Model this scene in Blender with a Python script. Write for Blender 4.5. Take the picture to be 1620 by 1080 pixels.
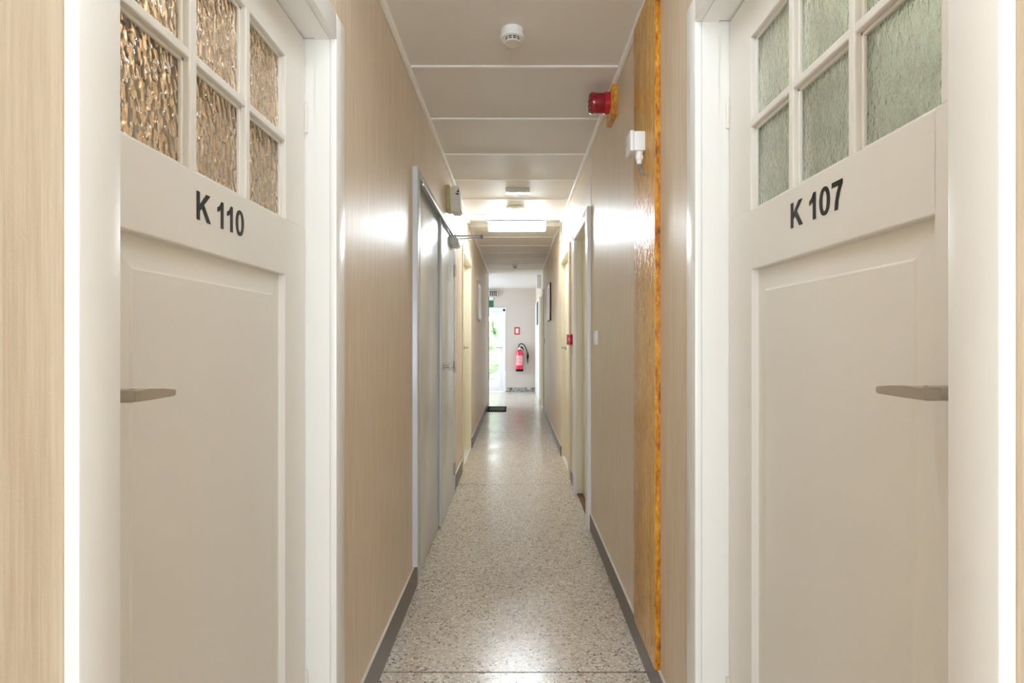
import bpy, bmesh, math, random
from mathutils import Vector, Matrix

S = bpy.context.scene
for o in list(bpy.data.objects):
    bpy.data.objects.remove(o)
COL = S.collection
PI = math.pi

# ------------------------------------------------------------------ camera
cam_d = bpy.data.cameras.new('camera')
cam_d.lens = 20.0
cam_d.sensor_width = 36.0
cam_d.shift_x = -5 / 1620
cam_d.shift_y = -1 / 1620
cam_d.clip_start = 0.02
cam = bpy.data.objects.new('camera', cam_d)
cam.location = (0, 0, 1.2)
cam.rotation_euler = (PI / 2, 0, 0)
COL.objects.link(cam)
S.camera = cam

# ------------------------------------------------------------------ world, exposure
S.view_settings.view_transform = 'Standard'
S.view_settings.look = 'None'
S.view_settings.gamma = 1.0
S.view_settings.use_curve_mapping = False
S.view_settings.exposure = 1.03
S.cycles.max_bounces = 16
S.cycles.diffuse_bounces = 10
S.cycles.glossy_bounces = 6
w = bpy.data.worlds.new('sky')
S.world = w
w.use_nodes = True
bg = w.node_tree.nodes['Background']
bg.inputs[0].default_value = (0.86, 0.93, 1.0, 1)
bg.inputs[1].default_value = 1.75


# ------------------------------------------------------------------ daylight and added room fills
def area(name, loc, direction, sx, sy, power, col=(1, 1, 1), spread=PI):
    l = bpy.data.lights.new(name, 'AREA')
    l.shape = 'RECTANGLE'
    l.size, l.size_y = sx, sy
    l.energy = power
    l.color = col
    l.spread = spread
    o = bpy.data.objects.new(name, l)
    o.location = loc
    o.rotation_euler = Vector(direction).to_track_quat('-Z', 'Y').to_euler()
    COL.objects.link(o)
    return o


# daylight through the window at the near end of the corridor (behind the camera)
area('daylight_rear_window', (0.0, -2.28, 1.35), (0, 1, 0), 0.9, 1.7, 23, (0.74, 0.88, 1.0))
# daylight through the lobby window at the far end, round the corner on the left
area('daylight_lobby_window', (-2.92, 12.0, 1.35), (1, 0, 0), 1.7, 1.6, 37, (0.62, 0.80, 1.0))


def point_fill(name, loc, power, col, r=0.06):
    l = bpy.data.lights.new(name, 'POINT')
    l.energy = power
    l.color = col
    l.shadow_soft_size = r
    o = bpy.data.objects.new(name, l)
    o.location = loc
    COL.objects.link(o)
    return o


point_fill('room_fill_left', (-0.82, 1.05, 2.3), 6.5, (1.0, 0.93, 0.82))  # added point light so the room shows through the hammered panes
point_fill('room_fill_right', (0.672, 1.0, 2.33), 8.0, (0.92, 1.0, 0.95))  # added point light, brightens what lies behind the frosted panes


# ------------------------------------------------------------------ materials
def srgb(r, g, b):
    def f(c):
        c /= 255
        return c / 12.92 if c <= 0.04045 else ((c + 0.055) / 1.055) ** 2.4
    return (f(r), f(g), f(b), 1)


class NT:
    def __init__(self, name):
        self.m = bpy.data.materials.new(name)
        self.m.use_nodes = True
        self.t = self.m.node_tree
        self.p = self.t.nodes['Principled BSDF']

    def n(self, typ, **kw):
        nd = self.t.nodes.new(typ)
        for k, v in kw.items():
            setattr(nd, k, v)
        return nd

    def l(self, a, b):
        self.t.links.new(a, b)

    def set(self, **kw):
        for k, v in kw.items():
            self.p.inputs[k.replace('_', ' ')].default_value = v

    def coords(self, scale=(1, 1, 1)):
        g = self.n('ShaderNodeNewGeometry')
        mp = self.n('ShaderNodeMapping')
        mp.inputs['Scale'].default_value = scale
        self.l(g.outputs['Position'], mp.inputs['Vector'])
        return mp.outputs['Vector']

    def noise(self, vec, scale, detail=3, rough=0.5):
        nd = self.n('ShaderNodeTexNoise')
        nd.inputs['Scale'].default_value = scale
        nd.inputs['Detail'].default_value = detail
        nd.inputs['Roughness'].default_value = rough
        self.l(vec, nd.inputs['Vector'])
        return nd.outputs['Fac']

    def ramp(self, fac, stops, interp='LINEAR'):
        nd = self.n('ShaderNodeValToRGB')
        nd.color_ramp.interpolation = interp
        e = nd.color_ramp.elements
        while len(e) < len(stops):
            e.new(0.5)
        for i, (p, c) in enumerate(stops):
            e[i].position = p
            e[i].color = c
        self.l(fac, nd.inputs['Fac'])
        return nd.outputs['Color']

    def mix(self, fac, a, b, mode='MIX'):
        nd = self.n('ShaderNodeMix', data_type='RGBA', blend_type=mode)
        for sock, v in ((nd.inputs[0], fac), (nd.inputs[6], a), (nd.inputs[7], b)):
            if hasattr(v, 'is_output'):
                self.l(v, sock)
            else:
                sock.default_value = v
        return nd.outputs[2]

    def bump(self, h, strength=0.2, dist=0.01, normal=None):
        nd = self.n('ShaderNodeBump')
        nd.inputs['Strength'].default_value = strength
        nd.inputs['Distance'].default_value = dist
        self.l(h, nd.inputs['Height'])
        if normal:
            self.l(normal, nd.inputs['Normal'])
        return nd.outputs['Normal']


def plain(name, col, rough=0.5, metal=0.0, spec=0.5, bump=0.0, bscale=80, var=0.0, coat=0.0):
    t = NT(name)
    t.set(Base_Color=col, Roughness=rough, Metallic=metal, Specular_IOR_Level=spec)
    if coat:
        t.set(Coat_Weight=coat, Coat_Roughness=0.08)
    if bump or var:
        v = t.coords()
        if bump:
            t.l(t.bump(t.noise(v, bscale, 3), bump, 0.004), t.p.inputs['Normal'])
        if var:
            n2 = t.noise(v, 2.3, 3)
            c2 = (col[0] * (1 - var), col[1] * (1 - var * 1.1), col[2] * (1 - var * 1.3), 1)
            t.l(t.mix(n2, c2, col), t.p.inputs['Base Color'])
    return t.m


def wallpaper():
    t = NT('embossed_beige_wallpaper')
    v = t.coords((1, 1, 1))
    vs = t.coords((1, 1, 0.035))
    stripes = t.noise(vs, 115, 3, 0.65)
    fine = t.noise(v, 260, 2)
    broad = t.noise(t.coords((1, 1, 0.25)), 2.2, 2)
    c = t.ramp(stripes, [(0.32, srgb(214, 197, 173)), (0.5, srgb(223, 208, 187)), (0.66, srgb(232, 219, 201))])
    c = t.mix(broad, c, t.mix(0.25, c, srgb(216, 196, 168)))
    t.l(c, t.p.inputs['Base Color'])
    t.set(Roughness=0.41, Specular_IOR_Level=0.42)
    nb = t.bump(stripes, 0.20, 0.004)
    nb = t.bump(fine, 0.10, 0.003, nb)
    t.l(nb, t.p.inputs['Normal'])
    return t.m


def terrazzo():
    t = NT('polished_terrazzo')
    v = t.coords((1, 1, 1))
    # slight warp so that chips are irregular
    wn = t.n('ShaderNodeTexNoise')
    wn.inputs['Scale'].default_value = 60
    t.l(v, wn.inputs['Vector'])
    add = t.n('ShaderNodeVectorMath', operation='MULTIPLY_ADD')
    t.l(wn.outputs['Color'], add.inputs[0])
    add.inputs[1].default_value = (0.012, 0.012, 0.0)
    t.l(v, add.inputs[2])
    vec = add.outputs['Vector']

    def vor(scale):
        nd = t.n('ShaderNodeTexVoronoi', feature='F1')
        nd.inputs['Scale'].default_value = scale
        nd.inputs['Randomness'].default_value = 1.0
        t.l(vec, nd.inputs['Vector'])
        return nd
    a = vor(120)
    s = t.n('ShaderNodeSeparateColor')
    t.l(a.outputs['Color'], s.inputs['Color'])
    chips = t.ramp(s.outputs['Red'], [
        (0.0, srgb(104, 94, 84)), (0.05, srgb(164, 152, 138)), (0.18, srgb(196, 184, 168)),
        (0.40, srgb(216, 206, 190)), (0.62, srgb(234, 227, 215)), (0.82, srgb(206, 188, 162)), (0.90, srgb(246, 241, 232))], 'CONSTANT')
    d = t.n('ShaderNodeTexVoronoi', feature='DISTANCE_TO_EDGE')
    d.inputs['Scale'].default_value = 120
    t.l(vec, d.inputs['Vector'])
    edge = t.ramp(d.outputs['Distance'], [(0.03, (1, 1, 1, 1)), (0.12, (0, 0, 0, 1))])
    c = t.mix(edge, chips, srgb(206, 197, 183))
    b = vor(40)
    s2 = t.n('ShaderNodeSeparateColor')
    t.l(b.outputs['Color'], s2.inputs['Color'])
    big = t.ramp(s2.outputs['Green'], [(0.0, (0, 0, 0, 1)), (0.93, (0, 0, 0, 1)), (0.94, (1, 1, 1, 1))], 'CONSTANT')
    dd = t.ramp(b.outputs['Distance'], [(0.28, (1, 1, 1, 1)), (0.32, (0, 0, 0, 1))])
    m = t.mix(1.0, big, dd, 'MULTIPLY')
    c = t.mix(m, c, srgb(150, 134, 118))
    t.l(c, t.p.inputs['Base Color'])
    rn = t.noise(t.coords(), 3.0, 4)
    rr = t.ramp(rn, [(0.3, (0.16, 0.16, 0.16, 1)), (0.7, (0.27, 0.27, 0.27, 1))])
    t.l(rr, t.p.inputs['Roughness'])
    t.l(t.bump(t.noise(v, 180, 2), 0.04, 0.002), t.p.inputs['Normal'])
    return t.m


def wood(name, cols, rough, edge=False):
    t = NT(name)
    if edge:
        v = t.coords((1, 1, 0.35))
        n1 = t.noise(v, 120, 4, 0.7)
        n2 = t.noise(v, 35, 3)
        f = t.mix(0.4, n1, n2)
        c = t.ramp(f, cols)
        h = f
    else:
        n1 = t.noise(t.coords((1, 1, 0.06)), 42, 4, 0.6)
        n2 = t.noise(t.coords((1, 1, 0.22)), 95, 4, 0.75)
        f = t.mix(0.45, n1, n2)
        c = t.ramp(f, cols)
        fl = t.ramp(t.noise(t.coords((1, 1, 0.16)), 130, 2, 0.5), [(0.62, (0, 0, 0, 1)), (0.72, (0.7, 0.7, 0.7, 1))])
        c = t.mix(fl, c, srgb(120, 72, 20))
        h = t.noise(t.coords((1, 1, 0.3)), 75, 3, 0.6)
    t.l(c, t.p.inputs['Base Color'])
    t.set(Roughness=rough, Specular_IOR_Level=0.4)
    t.l(t.bump(h, 1.0, 0.016 if not edge else 0.008), t.p.inputs['Normal'])
    return t.m


def hammered_glass():
    t = NT('hammered_glass')
    v = t.coords((1, 1, 0.62))
    wn = t.n('ShaderNodeTexNoise')
    wn.inputs['Scale'].default_value = 28
    t.l(v, wn.inputs['Vector'])
    add = t.n('ShaderNodeVectorMath', operation='MULTIPLY_ADD')
    t.l(wn.outputs['Color'], add.inputs[0])
    add.inputs[1].default_value = (0.014, 0.014, 0.014)
    t.l(v, add.inputs[2])
    vo = t.n('ShaderNodeTexVoronoi', feature='SMOOTH_F1')
    vo.inputs['Scale'].default_value = 74
    vo.inputs['Smoothness'].default_value = 0.25
    t.l(add.outputs['Vector'], vo.inputs['Vector'])
    t.set(Base_Color=(0.97, 0.93, 0.86, 1), Roughness=0.03, IOR=1.5, Transmission_Weight=1.0)
    t.l(t.bump(vo.outputs['Distance'], 1.0, 0.010), t.p.inputs['Normal'])
    return t.m


def frosted_glass():
    t = NT('rippled_frosted_glass')
    v = t.coords((1, 1, 0.45))
    n1 = t.noise(v, 70, 3, 0.6)
    n2 = t.noise(v, 220, 2)
    t.set(Base_Color=(0.95, 0.98, 0.95, 1), Roughness=0.24, IOR=1.48, Transmission_Weight=1.0)
    nb = t.bump(n1, 0.22, 0.010)
    nb = t.bump(n2, 0.25, 0.003, nb)
    t.l(nb, t.p.inputs['Normal'])
    return t.m


def clear_glass():
    t = NT('clear_glass')
    t.set(Base_Color=(1, 1, 1, 1), Roughness=0.0, IOR=1.02, Transmission_Weight=1.0)
    return t.m


def marble():
    t = NT('mottled_stone_plinth')
    v = t.coords()
    n = t.noise(v, 22, 5, 0.7)
    c = t.ramp(n, [(0.35, srgb(60, 56, 54)), (0.5, srgb(150, 144, 138)), (0.62, srgb(214, 210, 204))])
    t.l(c, t.p.inputs['Base Color'])
    t.set(Roughness=0.3)
    return t.m


def mottled(name, a, b, scale, rough=0.7, stretch=(1, 1, 1), lo=0.36, hi=0.62):
    t = NT(name)
    n = t.noise(t.coords(stretch), scale, 4, 0.6)
    t.l(t.ramp(n, [(lo, a), (hi, b)]), t.p.inputs['Base Color'])
    t.set(Roughness=rough)
    return t.m


def emit(name, col, strength):
    t = NT(name)
    t.set(Base_Color=col, Emission_Color=col, Emission_Strength=strength, Roughness=0.4)
    return t.m


M = {}
M['wall'] = wallpaper()
M['endwall'] = plain('beige_wall_paint', srgb(204, 193, 183), 0.55, bump=0.05, bscale=120, var=0.05)
M['floor'] = terrazzo()
M['joint'] = plain('dark_floor_joint', srgb(92, 82, 72), 0.6)
M['ceiling'] = plain('matt_ceiling_panel', srgb(228, 224, 219), 0.55, bump=0.03, bscale=60)
M['strip'] = plain('white_cover_strip', srgb(248, 247, 244), 0.35)
M['paint'] = plain('cream_gloss_paint', srgb(230, 227, 221), 0.34, bump=0.05, bscale=45, var=0.05)
M['white'] = plain('white_gloss_paint', srgb(236, 235, 232), 0.30, bump=0.04, bscale=40)
M['cream'] = plain('yellowed_cream_paint', srgb(236, 229, 208), 0.35, bump=0.03, bscale=40)
M['pvc'] = plain('white_plastic', srgb(240, 241, 242), 0.3)
M['base'] = plain('dark_stone_skirting', srgb(104, 92, 80), 0.35, bump=0.05, bscale=120, var=0.15)
M['bluegrey'] = plain('grey_blue_metal_paint', srgb(224, 228, 230), 0.26, var=0.03)
M['framegrey'] = plain('light_grey_metal_paint', srgb(206, 210, 214), 0.25)
M['steel'] = plain('satin_steel', srgb(186, 184, 180), 0.30, metal=0.8)
M['alu'] = plain('satin_aluminium', srgb(182, 173, 158), 0.38, metal=0.5)
M['armsteel'] = plain('grey_steel_arm', srgb(150, 148, 144), 0.4, metal=0.7)
M['darkmetal'] = plain('dark_metal', srgb(60, 58, 54), 0.4, metal=0.6)
M['black'] = plain('black_lettering', srgb(24, 23, 22), 0.35)
M['rubber'] = plain('black_rubber', srgb(24, 23, 23), 0.85, spec=0.15)
M['red'] = plain('red_plastic', srgb(196, 24, 44), 0.25, coat=0.4)
M['darkred'] = plain('dark_red_plastic', srgb(150, 14, 34), 0.22, coat=0.5)
M['extred'] = plain('red_enamel', srgb(214, 20, 54), 0.2, coat=0.6)
M['grey'] = plain('grey_plastic', srgb(196, 196, 192), 0.4)
M['cable'] = plain('grey_cable', srgb(128, 128, 126), 0.5)
M['boxwhite'] = plain('white_box_plastic', srgb(238, 241, 244), 0.35)
M['oldwhite'] = plain('aged_white_plastic', srgb(222, 218, 208), 0.4)
M['olive'] = plain('yellowed_plastic', srgb(190, 180, 130), 0.5)
M['darkslot'] = plain('dark_slot', srgb(44, 40, 36), 0.6)
M['green'] = plain('green_sign', srgb(40, 116, 84), 0.4)
M['darkgreen'] = plain('dark_green_print', srgb(24, 74, 54), 0.4)
M['curtain'] = mottled('pale_banded_curtain', srgb(96, 100, 88), srgb(226, 228, 214), 9.0, rough=0.9, stretch=(1, 0.35, 1.7), lo=0.36, hi=0.50)
M['board'] = wood('varnished_board_face', [(0.32, srgb(166, 108, 36)), (0.43, srgb(214, 158, 72)), (0.56, srgb(230, 182, 98)), (0.70, srgb(238, 202, 130))], 0.22)
M['boardedge'] = wood('varnished_board_edge', [(0.36, srgb(110, 58, 12)), (0.45, srgb(196, 118, 22)), (0.56, srgb(224, 156, 46)), (0.68, srgb(246, 204, 104))], 0.25, edge=True)
M['hammered'] = hammered_glass()
M['frosted'] = frosted_glass()
M['clear'] = clear_glass()
M['marble'] = marble()
M['roomleft'] = mottled('brown_room_wall', srgb(150, 130, 102), srgb(220, 206, 182), 3.5)
M['roomright'] = mottled('pale_green_room_wall', srgb(70, 72, 64), srgb(226, 226, 218), 7.0, stretch=(1, 0.4, 1.8), lo=0.38, hi=0.53)
M['plaster'] = plain('plain_plaster', srgb(232, 231, 229), 0.7)
M['lamp'] = emit('lit_diffuser', (0.85, 0.935, 1.0, 1), 56.0)
M['lampfill'] = emit('added_fill_diffuser', (0.85, 0.935, 1.0, 1), 17.0)
M['spot'] = plain('mirror_reflector', srgb(225, 222, 216), 0.3, metal=0.3)
M['picture'] = plain('pale_picture_glass', srgb(206, 200, 200), 0.12)
M['hedge'] = mottled('green_leaves', srgb(150, 184, 132), srgb(206, 222, 190), 14.0)
M['paving'] = mottled('pale_paving', srgb(196, 194, 188), srgb(222, 220, 214), 6.0)
M['thresh'] = plain('brown_threshold', srgb(112, 70, 44), 0.5)


# ------------------------------------------------------------------ mesh helpers
class MB:
    """collects shapes in world coordinates; build() links them as one mesh object"""

    def __init__(self):
        self.bm = bmesh.new()
        self.slot = 0

    def _mark(self, faces):
        for f in faces:
            f.material_index = self.slot

    def box(self, x0, x1, y0, y1, z0, z1, bev=0.0, seg=2):
        x0, x1 = min(x0, x1), max(x0, x1)
        y0, y1 = min(y0, y1), max(y0, y1)
        z0, z1 = min(z0, z1), max(z0, z1)
        mtx = Matrix.Translation(((x0 + x1) / 2, (y0 + y1) / 2, (z0 + z1) / 2)) @ Matrix.Diagonal((x1 - x0, y1 - y0, z1 - z0, 1))
        r = bmesh.ops.create_cube(self.bm, size=1.0, matrix=mtx)
        vs = r['verts']
        if bev > 0:
            es = list({e for v in vs for e in v.link_edges})
            rb = bmesh.ops.bevel(self.bm, geom=es, offset=bev, segments=seg, affect='EDGES', profile=0.5)
            fs = set(rb['faces'])
            for v in rb['verts']:
                fs.update(v.link_faces)
            self._mark(fs)
        else:
            self._mark({f for v in vs for f in v.link_faces})
        return self

    def cyl(self, p0, p1, r0, r1=None, n=32, cap=True):
        p0, p1 = Vector(p0), Vector(p1)
        r1 = r0 if r1 is None else r1
        d = p1 - p0
        q = d.to_track_quat('Z', 'Y').to_matrix().to_4x4()
        mtx = Matrix.Translation((p0 + p1) / 2) @ q
        r = bmesh.ops.create_cone(self.bm, cap_ends=cap, segments=n, radius1=r0, radius2=r1, depth=d.length, matrix=mtx)
        self._mark({f for v in r['verts'] for f in v.link_faces})
        return self

    def lathe(self, c, axis, prof, n=40):
        """prof: list of (radius, height along axis)"""
        axis = Vector(axis).normalized()
        q = axis.to_track_quat('Z', 'Y').to_matrix()
        c = Vector(c)
        rings = []
        for r, h in prof:
            if r < 1e-6:
                rings.append([self.bm.verts.new(c + q @ Vector((0, 0, h)))])
            else:
                rings.append([self.bm.verts.new(c + q @ Vector((r * math.cos(2 * PI * i / n), r * math.sin(2 * PI * i / n), h))) for i in range(n)])
        for a, b in zip(rings, rings[1:]):
            for i in range(n):
                j = (i + 1) % n
                if len(a) == 1 and len(b) == 1:
                    continue
                if len(a) == 1:
                    f = self.bm.faces.new((a[0], b[i], b[j]))
                elif len(b) == 1:
                    f = self.bm.faces.new((a[i], a[j], b[0]))
                else:
                    f = self.bm.faces.new((a[i], a[j], b[j], b[i]))
                f.material_index = self.slot
        return self

    def tube(self, pts, r, n=12, caps=True):
        pts = [Vector(p) for p in pts]
        rings = []
        up = Vector((0, 0, 1))
        prev = None
        for i, p in enumerate(pts):
            a = pts[max(0, i - 1)]
            b = pts[min(len(pts) - 1, i + 1)]
            t = (b - a).normalized()
            if prev is None:
                u = t.cross(up if abs(t.z) < 0.9 else Vector((1, 0, 0))).normalized()
            else:
                u = (prev - t * prev.dot(t)).normalized()
            prev = u
            v = t.cross(u)
            rr = r[i] if isinstance(r, (list, tuple)) else r
            rings.append([self.bm.verts.new(p + u * rr * math.cos(2 * PI * k / n) + v * rr * math.sin(2 * PI * k / n)) for k in range(n)])
        for a, b in zip(rings, rings[1:]):
            for k in range(n):
                j = (k + 1) % n
                self.bm.faces.new((a[k], a[j], b[j], b[k])).material_index = self.slot
        if caps:
            self.bm.faces.new(rings[0][::-1]).material_index = self.slot
            self.bm.faces.new(rings[-1]).material_index = self.slot
        return self

    def prism(self, poly, vec):
        """closed polygon (3-D points) extruded by vec"""
        a = [self.bm.verts.new(Vector(p)) for p in poly]
        b = [self.bm.verts.new(Vector(p) + Vector(vec)) for p in poly]
        fs = [self.bm.faces.new(a[::-1]), self.bm.faces.new(b)]
        n = len(a)
        for i in range(n):
            fs.append(self.bm.faces.new((a[i], a[(i + 1) % n], b[(i + 1) % n], b[i])))
        self._mark(fs)
        return self

    def hexa(self, a, b):
        """two quads (4 points each) bridged into a solid"""
        va = [self.bm.verts.new(Vector(p)) for p in a]
        vb = [self.bm.verts.new(Vector(p)) for p in b]
        fs = [self.bm.faces.new(va[::-1]), self.bm.faces.new(vb)]
        for i in range(4):
            fs.append(self.bm.faces.new((va[i], va[(i + 1) % 4], vb[(i + 1) % 4], vb[i])))
        self._mark(fs)
        return self

    def build(self, name, mats, parent=None, smooth=True):
        bm = self.bm
        bmesh.ops.recalc_face_normals(bm, faces=bm.faces[:])
        if parent is not None:
            org = parent['_w'] if '_w' in parent else parent.location
            org = Vector(org)
        else:
            xs = [v.co for v in bm.verts]
            org = Vector(((min(v.x for v in xs) + max(v.x for v in xs)) / 2, (min(v.y for v in xs) + max(v.y for v in xs)) / 2, min(v.z for v in xs)))
        bmesh.ops.translate(bm, verts=bm.verts[:], vec=-org)
        me = bpy.data.meshes.new(name)
        bm.to_mesh(me)
        bm.free()
        if not isinstance(mats, (list, tuple)):
            mats = [mats]
        for m in mats:
            me.materials.append(M[m] if isinstance(m, str) else m)
        if smooth:
            for p in me.polygons:
                p.use_smooth = True
            try:
                me.set_sharp_from_angle(angle=math.radians(35))
            except Exception:
                pass
        o = bpy.data.objects.new(name, me)
        COL.objects.link(o)
        if parent is not None:
            o.parent = parent
            W[o.name] = org
            o['_w'] = list(org)
        else:
            o.location = org
            o['_w'] = list(org)
        return o


W = {}


def tag(o, label=None, cat=None, group=None, kind=None):
    if label:
        o['label'] = label
    if cat:
        o['category'] = cat
    if group:
        o['group'] = group
    if kind:
        o['kind'] = kind
    return o


def thing(name, loc, label, cat, group=None, kind=None):
    o = bpy.data.objects.new(name, None)
    o.empty_display_size = 0.1
    COL.objects.link(o)
    o.location = loc
    o['_w'] = list(loc)
    return tag(o, label, cat, group, kind)


def struct(mb, name, mats, label, cat, smooth=False):
    return tag(mb.build(name, mats, smooth=smooth), label, cat, None, 'structure')


def bezier(p0, p1, p2, p3, n=16):
    out = []
    for i in range(n + 1):
        t = i / n
        out.append(tuple((1 - t) ** 3 * a + 3 * (1 - t) ** 2 * t * b + 3 * (1 - t) * t * t * c + t ** 3 * d for a, b, c, d in zip(p0, p1, p2, p3)))
    return out


# ------------------------------------------------------------------ the corridor's measures (metres, camera at the origin)
WL, WR = -0.490, 0.484        # wall faces
CZ = 2.440                    # ceiling
T = 0.13                      # partition thickness
YB, YE, YL = -2.0, 13.40, 10.48
OXL, OXR = -3.0, 2.0

# ------------------------------------------------------------------ floor
m = MB().box(OXL - .2, OXR + .2, YB - .6, YE + .12, -0.15, 0.0)
m.slot = 1
for y in (2.061, 4.76, 7.46, 10.16):
    m.box(WL, WR, y - 0.0022, y + 0.0022, -0.01, 0.0005)
struct(m, 'floor', ['floor', 'joint'], 'speckled beige terrazzo floor of the corridor', 'floor')

# ------------------------------------------------------------------ ceiling with cover strips at the panel joints
m = MB().box(OXL - .2, OXR + .2, YB - .6, YE + .12, CZ, CZ + 0.15)
m.slot = 1
k = -6
while True:
    y = 2.57 + 0.603 * k
    k += 1
    if y > 10.3:
        break
    if y < YB + .1 or abs(y - 5.98) < 0.08:
        continue
    m.box(WL, WR, y - 0.009, y + 0.009, CZ - 0.006, CZ + 0.01, 0.002, 1)
struct(m, 'ceiling', ['ceiling', 'strip'], 'pale panelled ceiling crossed by thin white cover strips', 'ceiling')

# ceiling mouldings along both walls
m = MB().box(WL, WL + 0.022, YB, YL, CZ - 0.022, CZ, 0.004)
struct(m, 'trim_1', 'strip', 'thin pale moulding between left wall and ceiling', 'moulding')
m = MB().box(WR - 0.022, WR, YB, 9.5, CZ - 0.022, CZ, 0.004)
struct(m, 'trim_2', 'strip', 'thin pale moulding between right wall and ceiling', 'moulding')


# ------------------------------------------------------------------ walls with door openings
def wall_with_openings(side, openings, y0, y1):
    s = 1 if side > 0 else -1
    a = WR if s > 0 else WL
    b = a + s * T
    mb = MB()
    y = y0
    for (o0, o1, top) in openings:
        mb.box(a, b, y, o0, 0, CZ)
        mb.box(a, b, o0, o1, top, CZ)
        y = o1
    mb.box(a, b, y, y1, 0, CZ)
    return mb


left_open = [(0.655, 1.532, 2.03), (2.775, 4.455, 2.035), (5.285, 6.33, 2.05)]
right_open = [(0.588, 1.500, 2.06), (3.68, 4.486, 2.02), (4.99, 5.93, 2.02), (9.57, 10.47, 2.03)]
struct(wall_with_openings(-1, left_open, YB, YL), 'wall_left', 'wall', 'glossy beige papered wall along the left of the corridor', 'wall')
struct(wall_with_openings(1, right_open, YB, YE), 'wall_right', 'wall', 'glossy beige papered wall along the right of the corridor', 'wall')
# end wall with the opening of the glazed door
m = MB().box(OXL, -1.17, YE, YE + .12, 0, CZ).box(-1.17, -0.225, YE, YE + .12, 1.955, CZ).box(-0.225, OXR, YE, YE + .12, 0, CZ)
struct(m, 'wall_end', 'endwall', 'plain beige wall closing the far end of the corridor', 'wall')
m = MB().box(OXL, WL, YL - .12, YL, 0, CZ)
struct(m, 'wall_lobby', 'endwall', 'return wall turning left into the lobby', 'wall')
# outer walls: left one has the lobby window, the rear one the near-end window
m = MB().box(OXL - .12, OXL, YB - .4, 11.1, 0, CZ).box(OXL - .12, OXL, 11.1, 12.9, 0, .5).box(OXL - .12, OXL, 11.1, 12.9, 2.2, CZ).box(OXL - .12, OXL, 12.9, YE, 0, CZ)
struct(m, 'wall_outer_left', 'plaster', 'outer wall with the lobby window, out of view on the left', 'wall')
m = MB().box(OXR, OXR + .12, YB - .4, YE, 0, CZ)
struct(m, 'wall_outer_right', 'plaster', 'outer wall behind the rooms, out of view on the right', 'wall')
m = MB().box(OXL, -.47, YB - .52, YB - .4, 0, CZ).box(.47, OXR, YB - .52, YB - .4, 0, CZ).box(-.47, .47, YB - .52, YB - .4, 0, .45).box(-.47, .47, YB - .52, YB - .4, 2.25, CZ)
m.box(WL - T, WL, YB - .4, YB, 0, CZ).box(WR, WR + T, YB - .4, YB, 0, CZ)
struct(m, 'wall_rear', 'plaster', 'wall with a window behind the viewpoint', 'wall')
# rooms behind the two near doors
m = MB().box(-1.25, -1.19, .2, 2.2, 0, CZ).box(-1.25, WL - T, 2.14, 2.2, 0, CZ).box(-1.25, WL - T, .14, .2, 0, CZ)
struct(m, 'wall_room_left', 'roomleft', 'brown room wall seen blurred through hammered panes', 'wall')
m = MB().box(1.10, 1.16, .2, 2.2, 0, CZ).box(WR + T, 1.16, 2.14, 2.2, 0, CZ).box(WR + T, 1.16, .14, .2, 0, CZ)
struct(m, 'wall_room_right', 'roomright', 'pale green room wall seen blurred through frosted panes', 'wall')

# shallow beam across the corridor that carries the lamp, with short strips on the walls
m = MB().box(WL, WR, 5.955, 6.04, 2.398, CZ, 0.003)
m.box(WL, WL + 0.014, 5.955, 6.04, 2.26, 2.399, 0.002).box(WR - 0.014, WR, 5.955, 6.04, 2.26, 2.399, 0.002)
struct(m, 'beam_ceiling', 'oldwhite', 'shallow cream ceiling beam behind the lit lamp', 'beam')
# joint strip on the right wall above the second door
m = MB().box(WR - 0.003, WR, 3.612, 3.626, 2.058, CZ - .022)
struct(m, 'trim_3', 'paint', 'thin vertical wallpaper joint strip above the second right door', 'trim')


# cream edge trim on the corner where the left wall ends
m = MB().box(WL - .03, WL + .010, YL - .05, YL + .012, 0, 2.03, .002)
struct(m, 'trim_4', 'cream', 'narrow cream edging on the corner where the left wall ends', 'trim')


# ------------------------------------------------------------------ skirtings
def baseboard(side, segs, name, h, label):
    mb = MB()
    for (y0, y1) in segs:
        a = WR if side > 0 else WL
        b = a - side * 0.010
        mb.slot = 0
        mb.box(a, b, y0, y1, 0, h - 0.003)
        mb.slot = 1
        mb.box(a, b + side * 0.001, y0, y1, h - 0.003, h)
    return struct(mb, name, ['base', 'paint'], label, 'skirting')


baseboard(-1, [(YB, .612), (1.582, 2.80), (4.60, 5.19), (6.36, YL - .05)], 'baseboard_left', 0.119, 'dark stone skirting along the left wall')
baseboard(1, [(YB, .60), (1.545, 3.612), (4.56, 4.90), (5.94, 9.53), (10.52, YE)], 'baseboard_right', 0.104, 'dark stone skirting along the right wall')
m = MB().box(-0.225, WR, YE - .015, YE, 0, 0.105, 0.003)
struct(m, 'baseboard_end', 'marble', 'mottled black and white stone skirting under the fire extinguisher', 'skirting')


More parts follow.
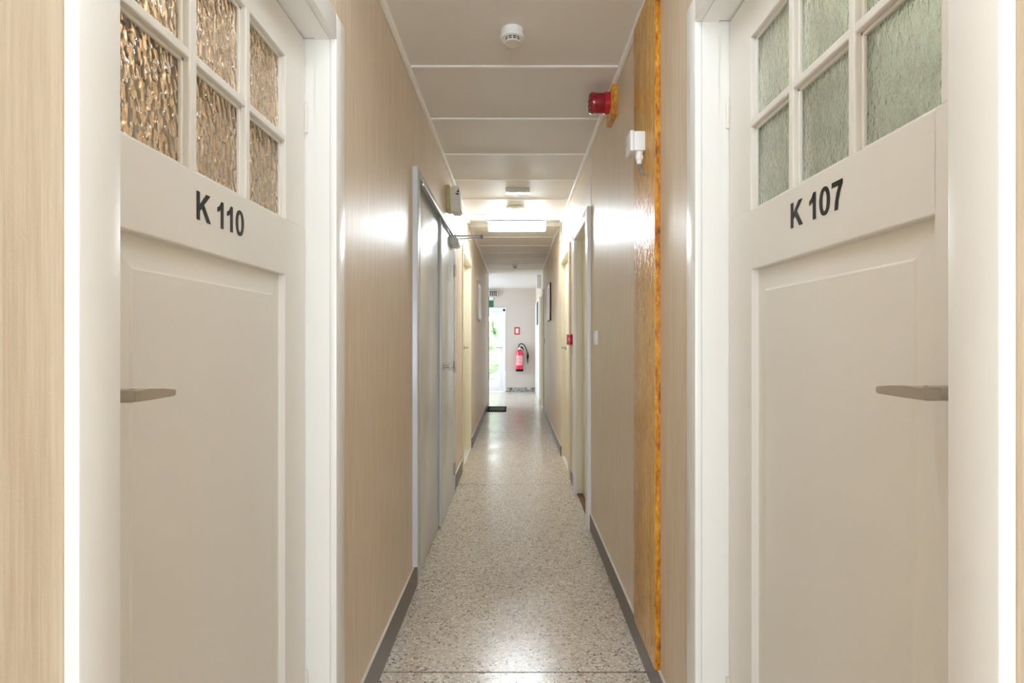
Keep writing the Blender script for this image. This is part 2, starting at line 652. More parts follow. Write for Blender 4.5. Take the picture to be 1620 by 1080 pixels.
# ------------------------------------------------------------------ lettering
def glyphs(text):
    """bold sans capitals as lists of polygons in em-like units of cap height 1; returns polys and width"""
    polys = []
    x = 0.0
    for ch in text:
        if ch == 'K':
            polys.append([(x, 0), (x + .19, 0), (x + .19, 1), (x, 1)])
            polys.append([(x + .17, .30), (x + .36, .50), (x + .86, 1.0), (x + .60, 1.0), (x + .17, .54)])
            polys.append([(x + .31, .46), (x + .46, .60), (x + .90, 0), (x + .645, 0)])
            x += .94
        elif ch == ' ':
            x += .36
        elif ch == '1':
            polys.append([(x + .30, 0), (x + .49, 0), (x + .49, 1), (x + .335, 1), (x + .30, .93)])
            polys.append([(x + .30, .70), (x + .30, .93), (x + .335, 1.0), (x + .36, .80)])
            polys.append([(x + .06, .735), (x + .06, .565), (x + .20, .63), (x + .31, .71), (x + .31, .95), (x + .22, .83)])
            x += .70
        elif ch == '0':
            n = 28
            o = [(x + .36 + .33 * math.copysign(abs(math.cos(t)) ** .85, math.cos(t)), .5 + .515 * math.sin(t)) for t in [2 * PI * i / n for i in range(n)]]
            q = [(x + .36 + .145 * math.copysign(abs(math.cos(t)) ** .8, math.cos(t)), .5 + .36 * math.sin(t)) for t in [2 * PI * i / n for i in range(n)]]
            for i in range(n):
                j = (i + 1) % n
                polys.append([o[i], o[j], q[j], q[i]])
            x += .76
        elif ch == '7':
            polys.append([(x + .04, .82), (x + .66, .82), (x + .66, 1.0), (x + .04, 1.0)])
            pa = [(x + .45, .83), (x + .33, .60), (x + .24, .30), (x + .20, 0)]
            pb = [(x + .66, .86), (x + .53, .62), (x + .43, .32), (x + .39, 0)]
            for i in range(3):
                polys.append([pa[i], pa[i + 1], pb[i + 1], pb[i]])
            x += .72
    return polys, x


def lettering(text, to3d, total, cap, normal):
    polys, wd = glyphs(text)
    mb = MB()
    for p in polys:
        mb.prism([to3d(u / wd * total, v * cap) for u, v in p], Vector(normal) * 0.0008)
    return mb


# ------------------------------------------------------------------ the two near room doors
def sloped_panel(mb, x_rail, x_panel, x_edge, y0, y1, z0, z1, margin):
    """raised-and-fielded panel: outer border sunk at x_edge, field at x_panel"""
    o = [(x_edge, y0, z0), (x_edge, y1, z0), (x_edge, y1, z1), (x_edge, y0, z1)]
    i = [(x_panel - (x_panel - x_edge) * .35, y0 + margin, z0 + margin), (x_panel - (x_panel - x_edge) * .35, y1 - margin, z0 + margin),
         (x_panel - (x_panel - x_edge) * .35, y1 - margin, z1 - margin), (x_panel - (x_panel - x_edge) * .35, y0 + margin, z1 - margin)]
    f = [(x_panel, p[1] + (0.004 if k in (0, 3) else -0.004), p[2] + (0.004 if k < 2 else -0.004)) for k, p in enumerate(i)]
    bm = mb.bm
    V = [[bm.verts.new(p) for p in ring] for ring in (o, i, f)]
    for a, b in zip(V, V[1:]):
        for k in range(4):
            bm.faces.new((a[k], a[(k + 1) % 4], b[(k + 1) % 4], b[k]))
    bm.faces.new(V[2])


def room_door(idx, s, wall, yo0, yo1, head, face, glass_y, rows, panel_y, panel_top, text, ty0, tz, label, glass, tw, hand_z, hy):
    """s = -1 on the left, +1 on the right; yo0..yo1 clear opening, face = |x| of the leaf"""
    fx = s * face
    cx = s * (abs(wall) - 0.018)
    root = thing('door_%d' % idx, (fx, (yo0 + yo1) / 2, 0), label, 'door', None, 'structure')
    # casing on the corridor wall
    mb = MB()
    cw = 0.066
    mb.box(wall, cx, yo0 - cw, yo0, 0, head + .07, 0.003).box(wall, cx, yo1, yo1 + cw + .008, 0, head + .07, 0.003)
    mb.box(wall, cx, yo0 - .001, yo1 + .001, head, head + .07, 0.003)
    mb.build('casing', 'white', root)
    # jamb lining with a stop step
    mb = MB()
    back = s * (abs(wall) + T)
    mid = s * (face - 0.028)
    jl = 0.027
    for (ya, yb, sg) in ((yo0 - jl, yo0, 1), (yo1, yo1 + jl, -1)):
        mb.box(wall, mid, ya, yb, 0, head + jl)
        if sg < 0:
            mb.box(mid, back, yo1 + .004, yb, 0, head + jl)
        else:
            mb.box(mid, back, ya, yo0 - .004, 0, head + jl)
    mb.box(wall, mid, yo0, yo1, head, head + jl)
    mb.box(mid, back, yo0, yo1, head + .004, head + jl)
    mb.build('frame', 'white', root)
    # leaf: stiles, rails, muntins
    bx = s * (face + 0.040)
    y0, y1 = yo0 + .003, yo1 + .002
    z_top = head - .001
    gz0, gz1 = rows[0][0], rows[-1][1]
    gy0, gy1 = glass_y[0][0], glass_y[-1][1]
    py0, py1 = panel_y
    mb = MB()
    bv = 0.0025
    mb.box(fx, bx, y0, gy0, gz0, z_top, bv).box(fx, bx, gy1, y1, gz0, z_top, bv)
    mb.box(fx, bx, y0, py0, .006, gz0 + .0, 0.0).box(fx, bx, py1, y1, .006, gz0, 0.0)
    mb.box(fx, bx, gy0 - .005, gy1 + .005, gz1, z_top, bv)
    mb.box(fx, bx, py0 - .003, py1 + .003, panel_top, gz0, bv)
    mb.box(fx, bx, py0 - .003, py1 + .003, .006, .24, bv)
    mb.build('door_leaf', 'paint', root, smooth=False)
    mb = MB()
    for a, b in zip(glass_y, glass_y[1:]):
        mb.box(fx, bx, a[1], b[0], gz0 - .002, gz1 + .002, 0.003)
    for a, b in zip(rows, rows[1:]):
        mb.box(fx + s * .0008, bx, gy0 - .002, gy1 + .002, a[1], b[0], 0.003)
    mb.build('glazing_bars', 'paint', root, smooth=False)
    # sunk lower panel
    mb = MB()
    sloped_panel(mb, fx, fx + s * .009, fx + s * .017, py0 - .002, py1 + .002, .238, panel_top + .002, .052)
    mb.build('lower_panel', 'paint', root, smooth=False)
    # panes with putty beads
    gx = fx + s * .017
    for (a0, a1) in glass_y:
        for (b0, b1) in rows:
            p = MB().box(gx, gx + s * .004, a0 - .001, a1 + .001, b0 - .001, b1 + .001).build('pane', glass, root, smooth=False)
    mb = MB()
    for (a0, a1) in glass_y:
        for (b0, b1) in rows:
            t_ = .007
            for q in ((a0, a0 + t_, b0, b1), (a1 - t_, a1, b0, b1), (a0, a1, b0, b0 + t_), (a0, a1, b1 - t_, b1)):
                mb.box(gx - s * .007, gx, q[0], q[1], q[2], q[3], 0.0015, 1)
    mb.build('glazing_bead', 'paint', root, smooth=False)
    # number
    ln = lettering(text, (lambda u, v: (fx - s * .0004, ty0 + u, tz + v)) if s < 0 else (lambda u, v: (fx - s * .0004, ty0 - u, tz + v)), tw, .050, (-s, 0, 0))
    o = ln.build('room_number', 'black', root, smooth=False)
    o['label'] = 'black lettering ' + text
    # lever handle: rose, neck, tapering flat lever
    h = MB().lathe((fx, hy, hand_z), (-s, 0, 0), [(0, 0), (.024, 0), (.024, .004), (.021, .007), (0.010, .008), (.0095, .03), (.0095, .050), (0, .050)], 32)
    hd = h.build('door_handle', 'alu', root)
    hd['label'] = 'satin metal lever handle'
    lx0, lx1 = fx - s * .036, fx - s * .0625
    upper = [(hy - .010, hand_z + .0075), (hy + .02, hand_z + .0078), (hy + .05, hand_z + .0055), (hy + .0785, hand_z + .0024)]
    lower = [(hy + .078, hand_z - .0072), (hy + .02, hand_z - .0078), (hy - .010, hand_z - .0075)]
    mb = MB()
    mb.prism([(lx0, a, b) for a, b in upper + lower], (lx1 - lx0, 0, 0))
    bmesh.ops.bevel(mb.bm, geom=mb.bm.edges[:], offset=.0015, segments=2, affect='EDGES')
    mb.build('lever', 'alu', hd)
    # hinges on the far edge
    for hz in (.25, 1.75):
        MB().cyl((fx - s * .004, yo1 + .0005, hz), (fx - s * .004, yo1 + .0005, hz + .08), .005, n=12).build('hinge', 'paint', root)
    return root


room_door(1, -1, WL, .682, 1.504, 1.996, .5565,
          [(.793, .9725), (.996, 1.176), (1.196, 1.379)], [(1.495, 1.683), (1.700, 1.890)], (.787, 1.377), 1.360,
          'K 110', .993, 1.4125, 'cream panelled door K 110 with hammered brown-looking panes, on the left wall', 'hammered', .176, 1.1275, .752)
room_door(2, 1, WR, .614, 1.474, 2.026, .555,
          [(.742, .930), (.949, 1.137), (1.156, 1.341)], [(1.507, 1.703), (1.720, 1.914)], (.752, 1.336), 1.367,
          'K 107', 1.144, 1.4255, 'cream panelled door K 107 with pale greenish frosted panes, on the right wall', 'frosted', .184, 1.1357, .700)


# curtain hanging just behind the frosted panes
b = thing('curtain', (.73, 1.04, 1.3), 'pale curtain with dark bands seen blurred through the frosted panes of door K 107', 'curtain')
m = MB()
n = 60
prev = None
for i in range(n + 1):
    y = .62 + .90 * i / n
    x = .735 + .010 * math.sin(i * .9) + .004 * math.sin(i * 2.3)
    cur = [m.bm.verts.new((x, y, 1.30)), m.bm.verts.new((x, y, 2.02)), m.bm.verts.new((x + .002, y, 2.02)), m.bm.verts.new((x + .002, y, 1.30))]
    if prev:
        for q in range(4):
            m.bm.faces.new((prev[q], prev[(q + 1) % 4], cur[(q + 1) % 4], cur[q]))
    prev = cur
m.build('fabric', 'curtain', b)
MB().cyl((.735, .60, 2.03), (.735, 1.54, 2.03), .009, n=16).box(.613, .736, .596, .606, 2.022, 2.038, .001).box(.613, .736, 1.534, 1.544, 2.022, 2.038, .001).build('curtain_rod', 'steel', b)


# ------------------------------------------------------------------ plain cream doors further along
def plain_door(idx, s, wall, yo0, yo1, head, face, mat, label, near_case, far_case, case_proud, handle_y=None, handle_z=1.13, inner=None):
    inner = inner or mat
    fx = s * face
    cx = s * (abs(wall) - case_proud)
    root = thing('door_%d' % idx, (fx, (yo0 + yo1) / 2, 0), label, 'door', None, 'structure')
    mb = MB()
    if near_case:
        mb.box(wall, cx, yo0 - near_case, yo0, 0.0, head + .07, .003)
        mb.box(wall, cx, yo0 - .001, yo1 + (far_case or 0), head, head + .07, .003)
    if far_case:
        mb.box(wall, cx, yo1, yo1 + far_case, 0.0, head + .07, .003)
    if near_case or far_case:
        mb.build('casing', mat, root)
    back = s * (abs(wall) + T)
    mb = MB()
    fr = wall if far_case else wall - s * .002
    mb.box(wall, back, yo0 - .028, yo0, 0, head + .025)
    mb.box(fr, back, yo1, yo1 + .028, 0, head + .025)
    mb.box(wall, back, yo0, yo1, head, head + .025)
    mb.build('frame', inner, root)
    MB().box(fx, s * (face + .04), yo0 + .003, yo1 - .002, .008, head - .003, .002).build('door_leaf', inner, root)
    MB().box(s * (abs(wall) + .002), s * (face + .04), yo0, yo1, 0.0, .006, .001).build('threshold', 'thresh' if inner != mat else 'plaster', root)
    if handle_y:
        h = MB().lathe((fx, handle_y, handle_z), (-s, 0, 0), [(0, 0), (.024, 0), (.024, .004), (.02, .007), (.009, .008), (.009, .045), (0, .045)], 24)
        hd = h.build('door_handle', 'steel', root)
        MB().box(fx - s * .036, fx - s * .05, handle_y - .115, handle_y + .012, handle_z - .009, handle_z + .009, .004).build('lever', 'steel', hd)
    return root


plain_door(3, -1, WL, 5.30, 6.30, 2.02, .552, 'cream', 'cream door in a deep reveal beyond the grey metal doors', .045, None, .012, 6.13, 1.128)
plain_door(4, 1, WR, 3.71, 4.456, 1.986, .527, 'white', 'white-framed cream door on the right, nearer one beside the light switch', .098, .06, .026, inner='cream')
plain_door(5, 1, WR, 5.02, 5.90, 1.99, .515, 'cream', 'yellowish cream door on the right beyond the red call point', .085, None, .018, 5.74, 1.133)
plain_door(6, 1, WR, 9.60, 10.44, 2.0, .54, 'cream', 'cream door on the right near the far lobby', .05, .05, .016)

# ------------------------------------------------------------------ grey-blue metal double door on the left
root = thing('door_7', (WL, 3.62, 0), 'grey-blue metal double door with a closer arm, on the left wall', 'door', None, 'structure')
m = MB()
m.box(WL - T, -.4655, 2.715, 2.795, .1195, 2.035, .003)
m.box(WL - T, -.472, 4.425, 4.50, .0, 2.035, .003)
m.box(WL - T, -.4665, 2.794, 4.426, 2.0, 2.035, .003)
m.build('frame', 'framegrey', root)
lf = MB().box(-.490, -.530, 2.799, 3.68, .006, 1.998, .002).build('door_leaf', 'bluegrey', root)
lf['label'] = 'near leaf of the metal double door'
for hz in (1.785, .95, .14):
    MB().box(-.4885, -.491, 2.80, 2.835, hz, hz + .08, .0008).cyl((-.486, 2.801, hz), (-.486, 2.801, hz + .08), .0045, n=12).build('hinge', 'steel', lf)
lf = MB().box(-.476, -.530, 3.690, 4.422, .006, 1.998, .002).build('door_leaf', 'bluegrey', root)
lf['label'] = 'far leaf with lever handle'
MB().box(-.4735, -.490, 3.655, 3.692, .006, 1.996, .002).build('cover_strip', 'framegrey', root)
MB().box(-.4745, -.4765, 4.035, 4.085, 1.63, 1.735, .001).build('sign_plate', 'grey', lf)
h = MB().lathe((-.476, 3.765, 1.03), (1, 0, 0), [(0, 0), (.024, 0), (.024, .005), (.019, .008), (.010, .009), (.010, .045), (0, .045)], 24).build('door_handle', 'steel', lf)
MB().box(-.438, -.421, 3.752, 3.885, 1.020, 1.040, .004).build('lever', 'oldwhite', lf)
for hz in (.955, .16, 1.70):
    MB().cyl((-.469, 4.423, hz), (-.469, 4.423, hz + .09), .008, n=16).build('hinge', 'steel', lf)
# rail of the closer along the head
m = MB().box(-.4665, -.452, 2.83, 4.40, 1.972, 1.992, .003).box(-.4665, -.459, 2.83, 4.40, 1.994, 2.002, .002)
m.build('closer_rail', 'steel', root)
c = MB().box(-.476, -.426, 4.14, 4.36, 1.905, 1.968, .006).box(-.426, -.416, 4.16, 4.34, 1.912, 1.955, .004).build('door_closer', 'grey', root)
m = MB()
m.box(-.455, -.245, 4.236, 4.252, 1.9775, 1.9870, .002)
m.hexa([(-.455, 4.262, 1.960), (-.455, 4.276, 1.960), (-.455, 4.276, 1.966), (-.455, 4.262, 1.966)],
       [(-.245, 4.236, 1.968), (-.245, 4.252, 1.968), (-.245, 4.252, 1.974), (-.245, 4.236, 1.974)])
m.cyl((-.250, 4.244, 1.962), (-.250, 4.244, 1.989), .011, n=20)
m.cyl((-.452, 4.250, 1.955), (-.452, 4.250, 1.992), .013, n=20)
m.build('closer_arm', 'armsteel', c)

# ------------------------------------------------------------------ varnished board on the right wall
b = thing('wooden_board', (WR - .009, 2.06, .104), 'tall varnished golden board fixed upright to the right wall', 'board')
MB().box(WR - .0165, WR - .0185, 1.896, 2.23, .104, CZ - .001, .0008).build('face_veneer', 'board', b)
o = MB().box(WR, WR - .0165, 1.894, 2.232, .104, CZ - .001, .0006).build('core', 'boardedge', b)
o['label'] = 'orange flaky edge of the board'

# junction box on the board
b = thing('junction_box', (.44, 2.065, 1.88), 'white junction box with a grey cable, mounted on the golden board', 'junction box')
MB().box(WR - .0185, .425, 2.030, 2.108, 1.880, 1.950, .004).build('body', 'boxwhite', b)
MB().box(.4255, .410, 2.027, 2.111, 1.877, 1.953, .005).build('lid', 'boxwhite', b)
g = MB().cyl((.447, 2.05, 1.880), (.447, 2.05, 1.864), .0125, n=24).cyl((.447, 2.05, 1.866), (.447, 2.05, 1.852), .0145, n=6).cyl((.447, 2.05, 1.853), (.447, 2.05, 1.836), .011, .0085, n=24).build('cable_gland', 'boxwhite', b)
MB().tube(bezier((.447, 2.05, 1.842), (.447, 2.05, 1.818), (.452, 2.045, 1.803), (.4665, 2.035, 1.793)), .0042).build('cable', 'cable', b)

# fire alarm sounder on a wooden plate
b = thing('wooden_plate', (WR - .012, 2.78, 2.274), 'small square wooden plate under the red sounder, right wall top', 'board')
MB().box(WR, WR - .024, 2.697, 2.864, 2.274, CZ - .0235, .001).build('plate_core', 'boardedge', b)
MB().box(WR - .024, WR - .0255, 2.698, 2.863, 2.275, CZ - .0245, .0006).build('face_veneer', 'board', b)
b = thing('alarm_sounder', (.40, 2.78, 2.32), 'dark red round alarm sounder on a wooden plate high on the right wall', 'alarm sounder')
MB().lathe((WR - .0255, 2.78, 2.36), (-1, 0, 0), [(0, 0), (.051, 0), (.052, .004), (.052, .022), (.049, .025), (0, .025)], 48).build('base', 'red', b)
MB().lathe((WR - .0505, 2.78, 2.36), (-1, 0, 0), [(0, 0), (.047, 0), (.0485, .006), (.0485, .045), (.051, .048), (.051, .062), (.046, .070), (.030, .072), (.028, .066), (0, .066)], 48).build('horn', 'darkred', b)
m = MB()
for k in range(10):
    a = 2 * PI * k / 10
    m.box(WR - .1235, WR - .1215, 2.78 + .038 * math.cos(a) - .003, 2.78 + .038 * math.cos(a) + .003, 2.36 + .038 * math.sin(a) - .003, 2.36 + .038 * math.sin(a) + .003)
m.build('grille', 'darkslot', b, smooth=False)

# light switch on the right wall
b = thing('light_switch', (WR, 3.36, 1.18), 'square white light switch on the right wall before the second door', 'light switch')
MB().box(WR, WR - .013, 3.32, 3.402, 1.178, 1.260, .003).build('plate', 'boxwhite', b)
MB().box(WR - .013, WR - .018, 3.332, 3.390, 1.190, 1.248, .002).build('rocker', 'boxwhite', b)
b = thing('light_switch', (WR, 9.30, 1.16), 'tiny white light switch on the right wall before the farthest door', 'light switch')
MB().box(WR, WR - .010, 9.26, 9.34, 1.16, 1.245, .003).build('plate', 'grey', b)
MB().box(WR - .010, WR - .015, 9.272, 9.328, 1.172, 1.233, .002).build('rocker', 'oldwhite', b)

# red manual call point
b = thing('call_point', (WR, 4.84, 1.165), 'red square manual call point on the right wall between two doors', 'call point')
MB().box(WR, WR - .046, 4.785, 4.872, 1.167, 1.254, .004).build('housing', 'red', b)
MB().box(WR - .046, WR - .048, 4.80, 4.857, 1.185, 1.236, .001).build('press_panel', 'oldwhite', b)

# dispenser box on the left wall
b = thing('wall_dispenser', (WL + .05, 4.10, 2.12), 'rounded white wall box with a dark bird-shaped mark above the metal doors', 'wall box')
MB().box(WL, WL + .026, 4.04, 4.20, 2.135, 2.31, .006).build('back_plate', 'olive', b)
m = MB()
y0, y1 = 4.035, 4.205
m.hexa([(WL + .03, y0, 2.12), (WL + .105, y0, 2.12), (WL + .105, y1, 2.12), (WL + .03, y1, 2.12)],
       [(WL + .030, y0, 2.305), (WL + .092, y0, 2.305), (WL + .092, y1, 2.305), (WL + .030, y1, 2.305)])
bmesh.ops.bevel(m.bm, geom=m.bm.edges[:], offset=.011, segments=4, affect='EDGES')
m.box(WL + .024, WL + .034, 4.05, 4.19, 2.15, 2.29)
m.build('cover', 'oldwhite', b)
m = MB()
yy = y0 - .0003
bx_, bz = WL + .078, 2.252
m.prism([(bx_ + .004, yy, bz), (bx_ + .010, yy, bz + .030), (bx_ + .013, yy, bz + .006)], (0, -.0006, 0))
m.prism([(bx_ - .018, yy, bz - .006), (bx_ + .002, yy, bz - .017), (bx_ + .013, yy, bz - .014), (bx_ + .006, yy, bz - .004)], (0, -.0006, 0))
m.prism([(bx_ - .004, yy, bz + .006), (bx_ + .006, yy, bz + .016), (bx_ + .010, yy, bz + .002), (bx_ + .003, yy, bz)], (0, -.0006, 0))
m.build('printed_mark', 'darkslot', b, smooth=False)

# ------------------------------------------------------------------ ceiling fittings


def smoke_detector(x, y, label, dia=.098):
    r = dia / 2
    b = thing('smoke_detector', (x, y, CZ - .05), label, 'smoke detector', 'smoke detectors on the ceiling')
    MB().lathe((x, y, CZ), (0, 0, -1), [(0, 0), (r * .92, 0), (r * .94, .004), (r * .95, .024), (r, .026), (r * 1.01, .030), (r * .96, .037), (r * .80, .0385), (0, .0385)], 56).build('base', 'boxwhite', b)
    MB().lathe((x, y, CZ), (0, 0, -1), [(0, .0385), (r * .68, .0385), (r * .68, .050), (0, .050)], 48).build('chamber', 'darkslot', b)
    MB().lathe((x, y, CZ), (0, 0, -1), [(0, .050), (r * .70, .0495), (r * .71, .052), (r * .66, .0555), (r * .3, .0565), (0, .0565)], 48).build('cap', 'oldwhite', b)
    m = MB()
    for k in range(12):
        a = 2 * PI * k / 12
        ca, sa = math.cos(a), math.sin(a)
        m.tube([(x + ca * r * .70, y + sa * r * .70, CZ - .036), (x + ca * r * .70, y + sa * r * .70, CZ - .052)], .0022, 8)
    m.lathe((x, y, CZ), (0, 0, -1), [(r * .69, .0435), (r * .72, .0435), (r * .72, .0455), (r * .69, .0455), (r * .69, .0435)], 48)
    m.build('vent_ribs', 'oldwhite', b)


smoke_detector(-.011, 2.27, 'white smoke detector nearest the viewer on the ceiling', .096)
smoke_detector(0.0, 9.3, 'small white smoke detector far down the ceiling beyond the lit lamp', .090)

b = thing('emergency_light', (.027, 4.66, CZ - .03), 'small rectangular twin-spot emergency light on the ceiling', 'emergency light')
MB().box(-.078, .118, 4.60, 4.72, CZ - .026, CZ, .004).build('housing', 'grey', b)
for cx_ in (-.030, .070):
    MB().lathe((cx_, 4.635, CZ - .0255), (0, 0, -1), [(0, 0), (.036, 0), (.036, .003), (.030, .004), (.015, .0085), (0, .010)], 32).build('lens', 'spot', b)
b = thing('ceiling_disc', (.003, 5.27, CZ - .02), 'round flat pale disc on the ceiling before the lit lamp', 'ceiling fitting')
MB().lathe((.003, 5.27, CZ), (0, 0, -1), [(0, 0), (.080, 0), (.088, .006), (.089, .014), (.084, .020), (.06, .022), (0, .022)], 56).build('cover', 'oldwhite', b)
MB().lathe((.003, 5.27, CZ - .022), (0, 0, -1), [(0, 0), (.045, 0), (.044, .003), (0, .0035)], 40).build('centre_cap', 'oldwhite', b)

# fluorescent lamp on the face of the beam
def strip_lamp(cx_, yf, zc, label, light='lamp'):
    """strip lamp: tray fixed on the upper face / beam, lit diffuser below it"""
    b = thing('ceiling_lamp', (cx_, yf - .04, zc - .048), label, 'ceiling lamp', 'strip lamps')
    h = MB().box(cx_ - .303, cx_ + .303, yf - .030, yf - .001, zc - .040, zc + .044, .003)
    h.box(cx_ - .303, cx_ + .303, yf - .125, yf - .002, zc + .036, zc + .044, .002)  # overhang added to keep the diffuser's light off the ceiling
    h.build('housing', 'boxwhite', b)
    MB().box(cx_ - .285, cx_ + .285, yf - .088, yf - .029, zc - .050, zc + .033, .016, 4).build('diffuser', light, b)
    for q in (-1, 1):
        MB().box(cx_ + q * .286, cx_ + q * .301, yf - .091, yf - .025, zc - .052, zc + .035, .004).build('end_cap', 'oldwhite', b)


strip_lamp(.018, 5.954, 2.386, 'lit white strip lamp across the corridor under the ceiling beam')
strip_lamp(0.0, 1.25, 2.396, 'added strip lamp, out of view on the ceiling, brightening the two nearest doors', 'lampfill')  # unseen fitting, added to raise the light near the camera
# ------------------------------------------------------------------ pictures on the walls
b = thing('picture_frame', (WL, 7.58, 1.47), 'flat pale framed panel on the left wall near the lobby', 'picture')
MB().box(WL, WL + .018, 7.34, 7.84, 1.468, 1.968, .002).build('frame', 'grey', b)
MB().box(WL + .018, WL + .020, 7.365, 7.815, 1.493, 1.943).build('print', 'picture', b)
b = thing('picture_frame', (WR, 8.0, 1.47), 'flat pale framed panel on the right wall beyond the cream door', 'picture')
MB().box(WR, WR - .020, 7.64, 8.32, 1.478, 1.985, .002).build('frame', 'darkmetal', b)
MB().box(WR - .020, WR - .022, 7.652, 8.308, 1.490, 1.973).build('print', 'picture', b)

# pale cupboard door at the far right with a narrow dark panel
b = thing('cupboard_front', (.465, 12.1, 0), 'tall pale cupboard front at the far right of the lobby', 'cupboard')
MB().box(WR, .462, 10.95, 13.25, .005, 2.05, .004).build('panel', 'pvc', b)
MB().box(.462, .456, 11.4, 12.1, 1.53, 2.0, .002).build('notice_panel', 'darkmetal', b)
b = thing('wall_box', (.45, 10.9, 2.2), 'small white box high on the right wall at the far end', 'wall box')
MB().box(WR, .41, 10.75, 11.0, 2.20, CZ, .006).build('body', 'pvc', b)

# ------------------------------------------------------------------ end door, extinguisher, signs
root = thing('door_8', (-.70, YE, 0), 'white glazed exit door at the far end of the corridor', 'door', None, 'structure')
m = MB()
m.box(-.288, -.230, YE - .012, YE + .08, 0, 1.95, .004).box(-1.17, -1.11, YE - .012, YE + .08, 0, 1.95, .004).box(-1.17, -.230, YE - .012, YE + .08, 1.892, 1.95, .004)
m.build('frame', 'pvc', root)
m = MB()
ly0, ly1 = YE + .0, YE + .06
m.box(-.395, -.290, ly0, ly1, .02, 1.89, .004).box(-1.108, -1.01, ly0, ly1, .02, 1.89, .004)
m.box(-1.02, -.385, ly0, ly1, 1.78, 1.89, .004).box(-1.02, -.385, ly0, ly1, .02, .145, .004)
m.box(-1.02, -.385, ly0 + .01, ly1 - .01, 1.232, 1.262, .004).box(-1.02, -.385, ly0 + .01, ly1 - .01, .655, .690, .004)
m.build('door_leaf', 'pvc', root)
for (a, b_) in ((1.262, 1.78), (.69, 1.232), (.145, .655)):
    MB().box(-1.01, -.395, ly0 + .026, ly0 + .032, a, b_).build('pane', 'clear', root, smooth=False)
h = MB().box(-.356, -.326, ly0 - .008, ly0, .94, 1.13, .003).build('door_handle', 'pvc', root)
MB().box(-.46, -.331, ly0 - .050, ly0 - .034, 1.03, 1.052, .004).cyl((-.341, ly0 - .04, 1.041), (-.341, ly0, 1.041), .009, n=16).build('lever', 'steel', h)
MB().box(-1.19, -.205, YE - .03, YE - .001, 1.951, 1.985, .003).build('drip_strip', 'pvc', root)

EY = YE - .095
ex = .103
b = thing('fire_extinguisher', (ex, EY, .49), 'red fire extinguisher with a black hose on the end wall', 'fire extinguisher')
body = MB().lathe((ex, EY, .515), (0, 0, 1), [(0, 0), (.082, 0), (.085, .01), (.085, .395), (.080, .43), (.060, .458), (.034, .470), (.030, .485), (0, .487)], 48).build('cylinder', 'extred', b)
m = MB()
for i in range(24):
    a0 = -PI / 2 - 1.15 + 2.1 * i / 24
    a1 = a0 + 2.1 / 24
    q = []
    for r_ in (.0850, .0862):
        q.append([(ex + r_ * math.cos(a), EY + r_ * math.sin(a), z) for a, z in ((a0, .63), (a1, .63), (a1, .86), (a0, .86))])
    m.hexa(q[0], q[1])
lab = m.build('instruction_label', mottled('printed_label', srgb(226, 120, 130), srgb(240, 196, 198), 40), body, smooth=False)
MB().lathe((ex, EY, .488), (0, 0, 1), [(0, 0), (.080, 0), (.0855, .006), (.0865, .05), (0, .052)], 40).build('foot_ring', 'rubber', b)
m = MB().lathe((ex, EY, 1.0), (0, 0, 1), [(0, 0), (.028, 0), (.028, .03), (.022, .05), (0, .05)], 28)
m.build('valve', 'oldwhite', b)
m = MB().tube(bezier((ex + .01, EY, 1.035), (ex + .05, EY, 1.06), (ex + .08, EY, 1.02), (ex + .10, EY, .985)), .011)
m.tube(bezier((ex + .005, EY, 1.045), (ex + .05, EY, 1.075), (ex + .075, EY, 1.055), (ex + .085, EY, 1.03)), .008)
m.build('lever', 'rubber', b)
m = MB().tube(bezier((ex - .025, EY, 1.03), (ex - .02, EY, 1.20), (ex + .155, EY + .02, 1.17), (ex + .185, EY + .03, .88), 24), .0115)
m.build('hose', 'rubber', b)
MB().cyl((ex + .185, EY + .03, .89), (ex + .190, EY + .03, .79), .014, .020, n=20).cyl((ex + .190, EY + .03, .79), (ex + .194, EY + .03, .67), .016, .008, n=20).box(ex + .203, ex + .216, EY + .022, EY + .038, .80, .93, .004).build('nozzle', 'rubber', b)
MB().box(ex - .03, ex + .03, EY + .08, YE - .001, .80, .95, .003).build('wall_bracket', 'darkmetal', b)

b = thing('fire_sign', (.045, YE - .004, 1.35), 'small red-bordered white sign above the fire extinguisher', 'sign')
MB().box(-.018, .108, YE - .006, YE - .0005, 1.348, 1.522, .002).build('sign_plate', 'red', b)
MB().box(.010, .080, YE - .0075, YE - .006, 1.378, 1.492, .001).build('white_field', 'oldwhite', b)

b = thing('exit_sign', (-.56, YE - .01, 1.97), 'green and white running-figure exit sign above the glazed door', 'sign')
MB().box(-.68, -.515, YE - .012, YE - .0005, 1.988, 2.235, .002).build('sign_plate', 'green', b)
m = MB()
yy = YE - .0125
m.cyl((-.585, yy, 2.118), (-.585, yy - .0012, 2.118), .014, n=20)
for pl in ([(-.60, 2.10), (-.575, 2.10), (-.565, 2.055), (-.595, 2.05)], [(-.595, 2.055), (-.58, 2.055), (-.60, 2.0), (-.615, 2.0)],
           [(-.58, 2.06), (-.565, 2.055), (-.54, 2.02), (-.55, 2.01)], [(-.60, 2.10), (-.60, 2.085), (-.63, 2.065), (-.635, 2.075)],
           [(-.575, 2.10), (-.57, 2.085), (-.545, 2.07), (-.54, 2.08)]):
    m.prism([(a, yy + .0005, c_) for a, c_ in pl], (0, -.0018, 0))
m.build('pictogram', 'darkgreen', b, smooth=False)
MB().box(-.68, -.515, yy - .001, yy + .001, 2.155, 2.235).build('white_band', 'oldwhite', b, smooth=False)

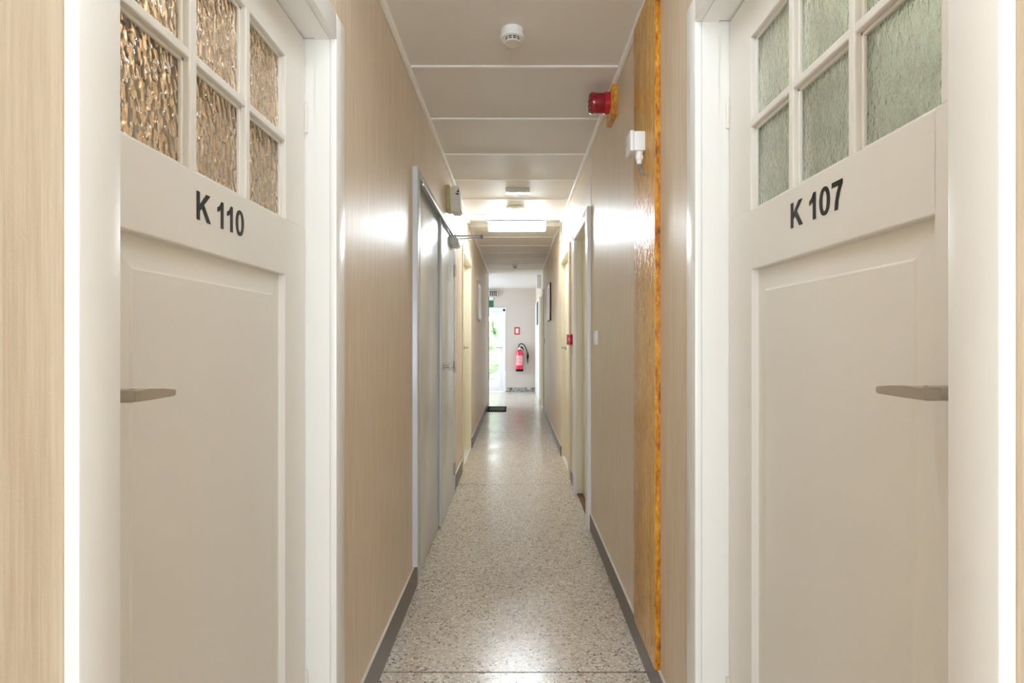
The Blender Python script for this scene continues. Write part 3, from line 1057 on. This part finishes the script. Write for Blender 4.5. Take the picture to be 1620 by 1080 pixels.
b = thing('emergency_lamp_box', (-.55, YE - .05, 2.24), 'small dark louvred lamp box above the exit sign', 'emergency light')
MB().box(-.70, -.415, YE - .085, YE - .001, 2.238, 2.368, .005).build('housing', 'grey', b)
m = MB()
for i in range(4):
    m.box(-.595 + i * .044, -.595 + i * .044 + .026, YE - .088, YE - .0845, 2.25, 2.356, .001)
m.box(-.60, -.42, YE - .0875, YE - .0845, 2.345, 2.360, .001)
m.build('louvre', 'darkslot', b, smooth=False)

# ------------------------------------------------------------------ rubber door mat
b = thing('door_mat', (-.35, 9.98, 0), 'small black ribbed rubber mat on the floor by the left lobby corner', 'mat')
m = MB().box(WL + .012, -.155, 9.64, 9.70, .001, .014, .003).box(WL + .012, -.155, 10.26, 10.32, .001, .014, .003)
m.box(WL + .012, -.455, 9.64, 10.32, .001, .014, .003).box(-.180, -.155, 9.64, 10.32, .001, .014, .003)
for i in range(8):
    xx = -.447 + i * .0345
    m.box(xx, xx + .016, 9.68, 10.28, .002, .013, .002)
m.build('ribs', 'rubber', b)
MB().box(WL + .014, -.157, 9.642, 10.318, .0006, .004).build('backing', plain('worn_grey_rubber', srgb(150, 148, 146), .7), b)

# ------------------------------------------------------------------ outside the end door
m = MB().box(-6, 4, YE + .12, 22, -.12, -.05)
struct(m, 'ground_outside', 'paving', 'pale paving outside the glazed exit door', 'ground')
random.seed(4)
for (hx, hy_, hr) in ((-3.1, 18.5, .8), (-.9, 18.8, .85), (1.3, 18.7, .8)):
    m = MB()
    for k in range(42):
        a, e, rr = random.uniform(0, 2 * PI), random.uniform(0, 1), random.uniform(.55, 1.0)
        c = Vector((hx + hr * .8 * math.cos(a) * rr, hy_ + hr * .6 * math.sin(a) * rr, .35 + e * 1.5))
        r = random.uniform(.22, .4)
        bmesh.ops.create_icosphere(m.bm, subdivisions=2, radius=r, matrix=Matrix.Translation(c))
    for v in m.bm.verts:
        v.co += Vector((random.uniform(-.04, .04), random.uniform(-.04, .04), random.uniform(-.04, .04)))
    m.cyl((hx, hy_, -.05), (hx, hy_, .9), .06, n=12)
    o = m.build('garden_bush', 'hedge')
    tag(o, 'green garden bush blurred in daylight behind the exit door', 'bush', 'bushes outside the exit door')

for o in bpy.data.objects:
    if '_w' in o:
        del o['_w']
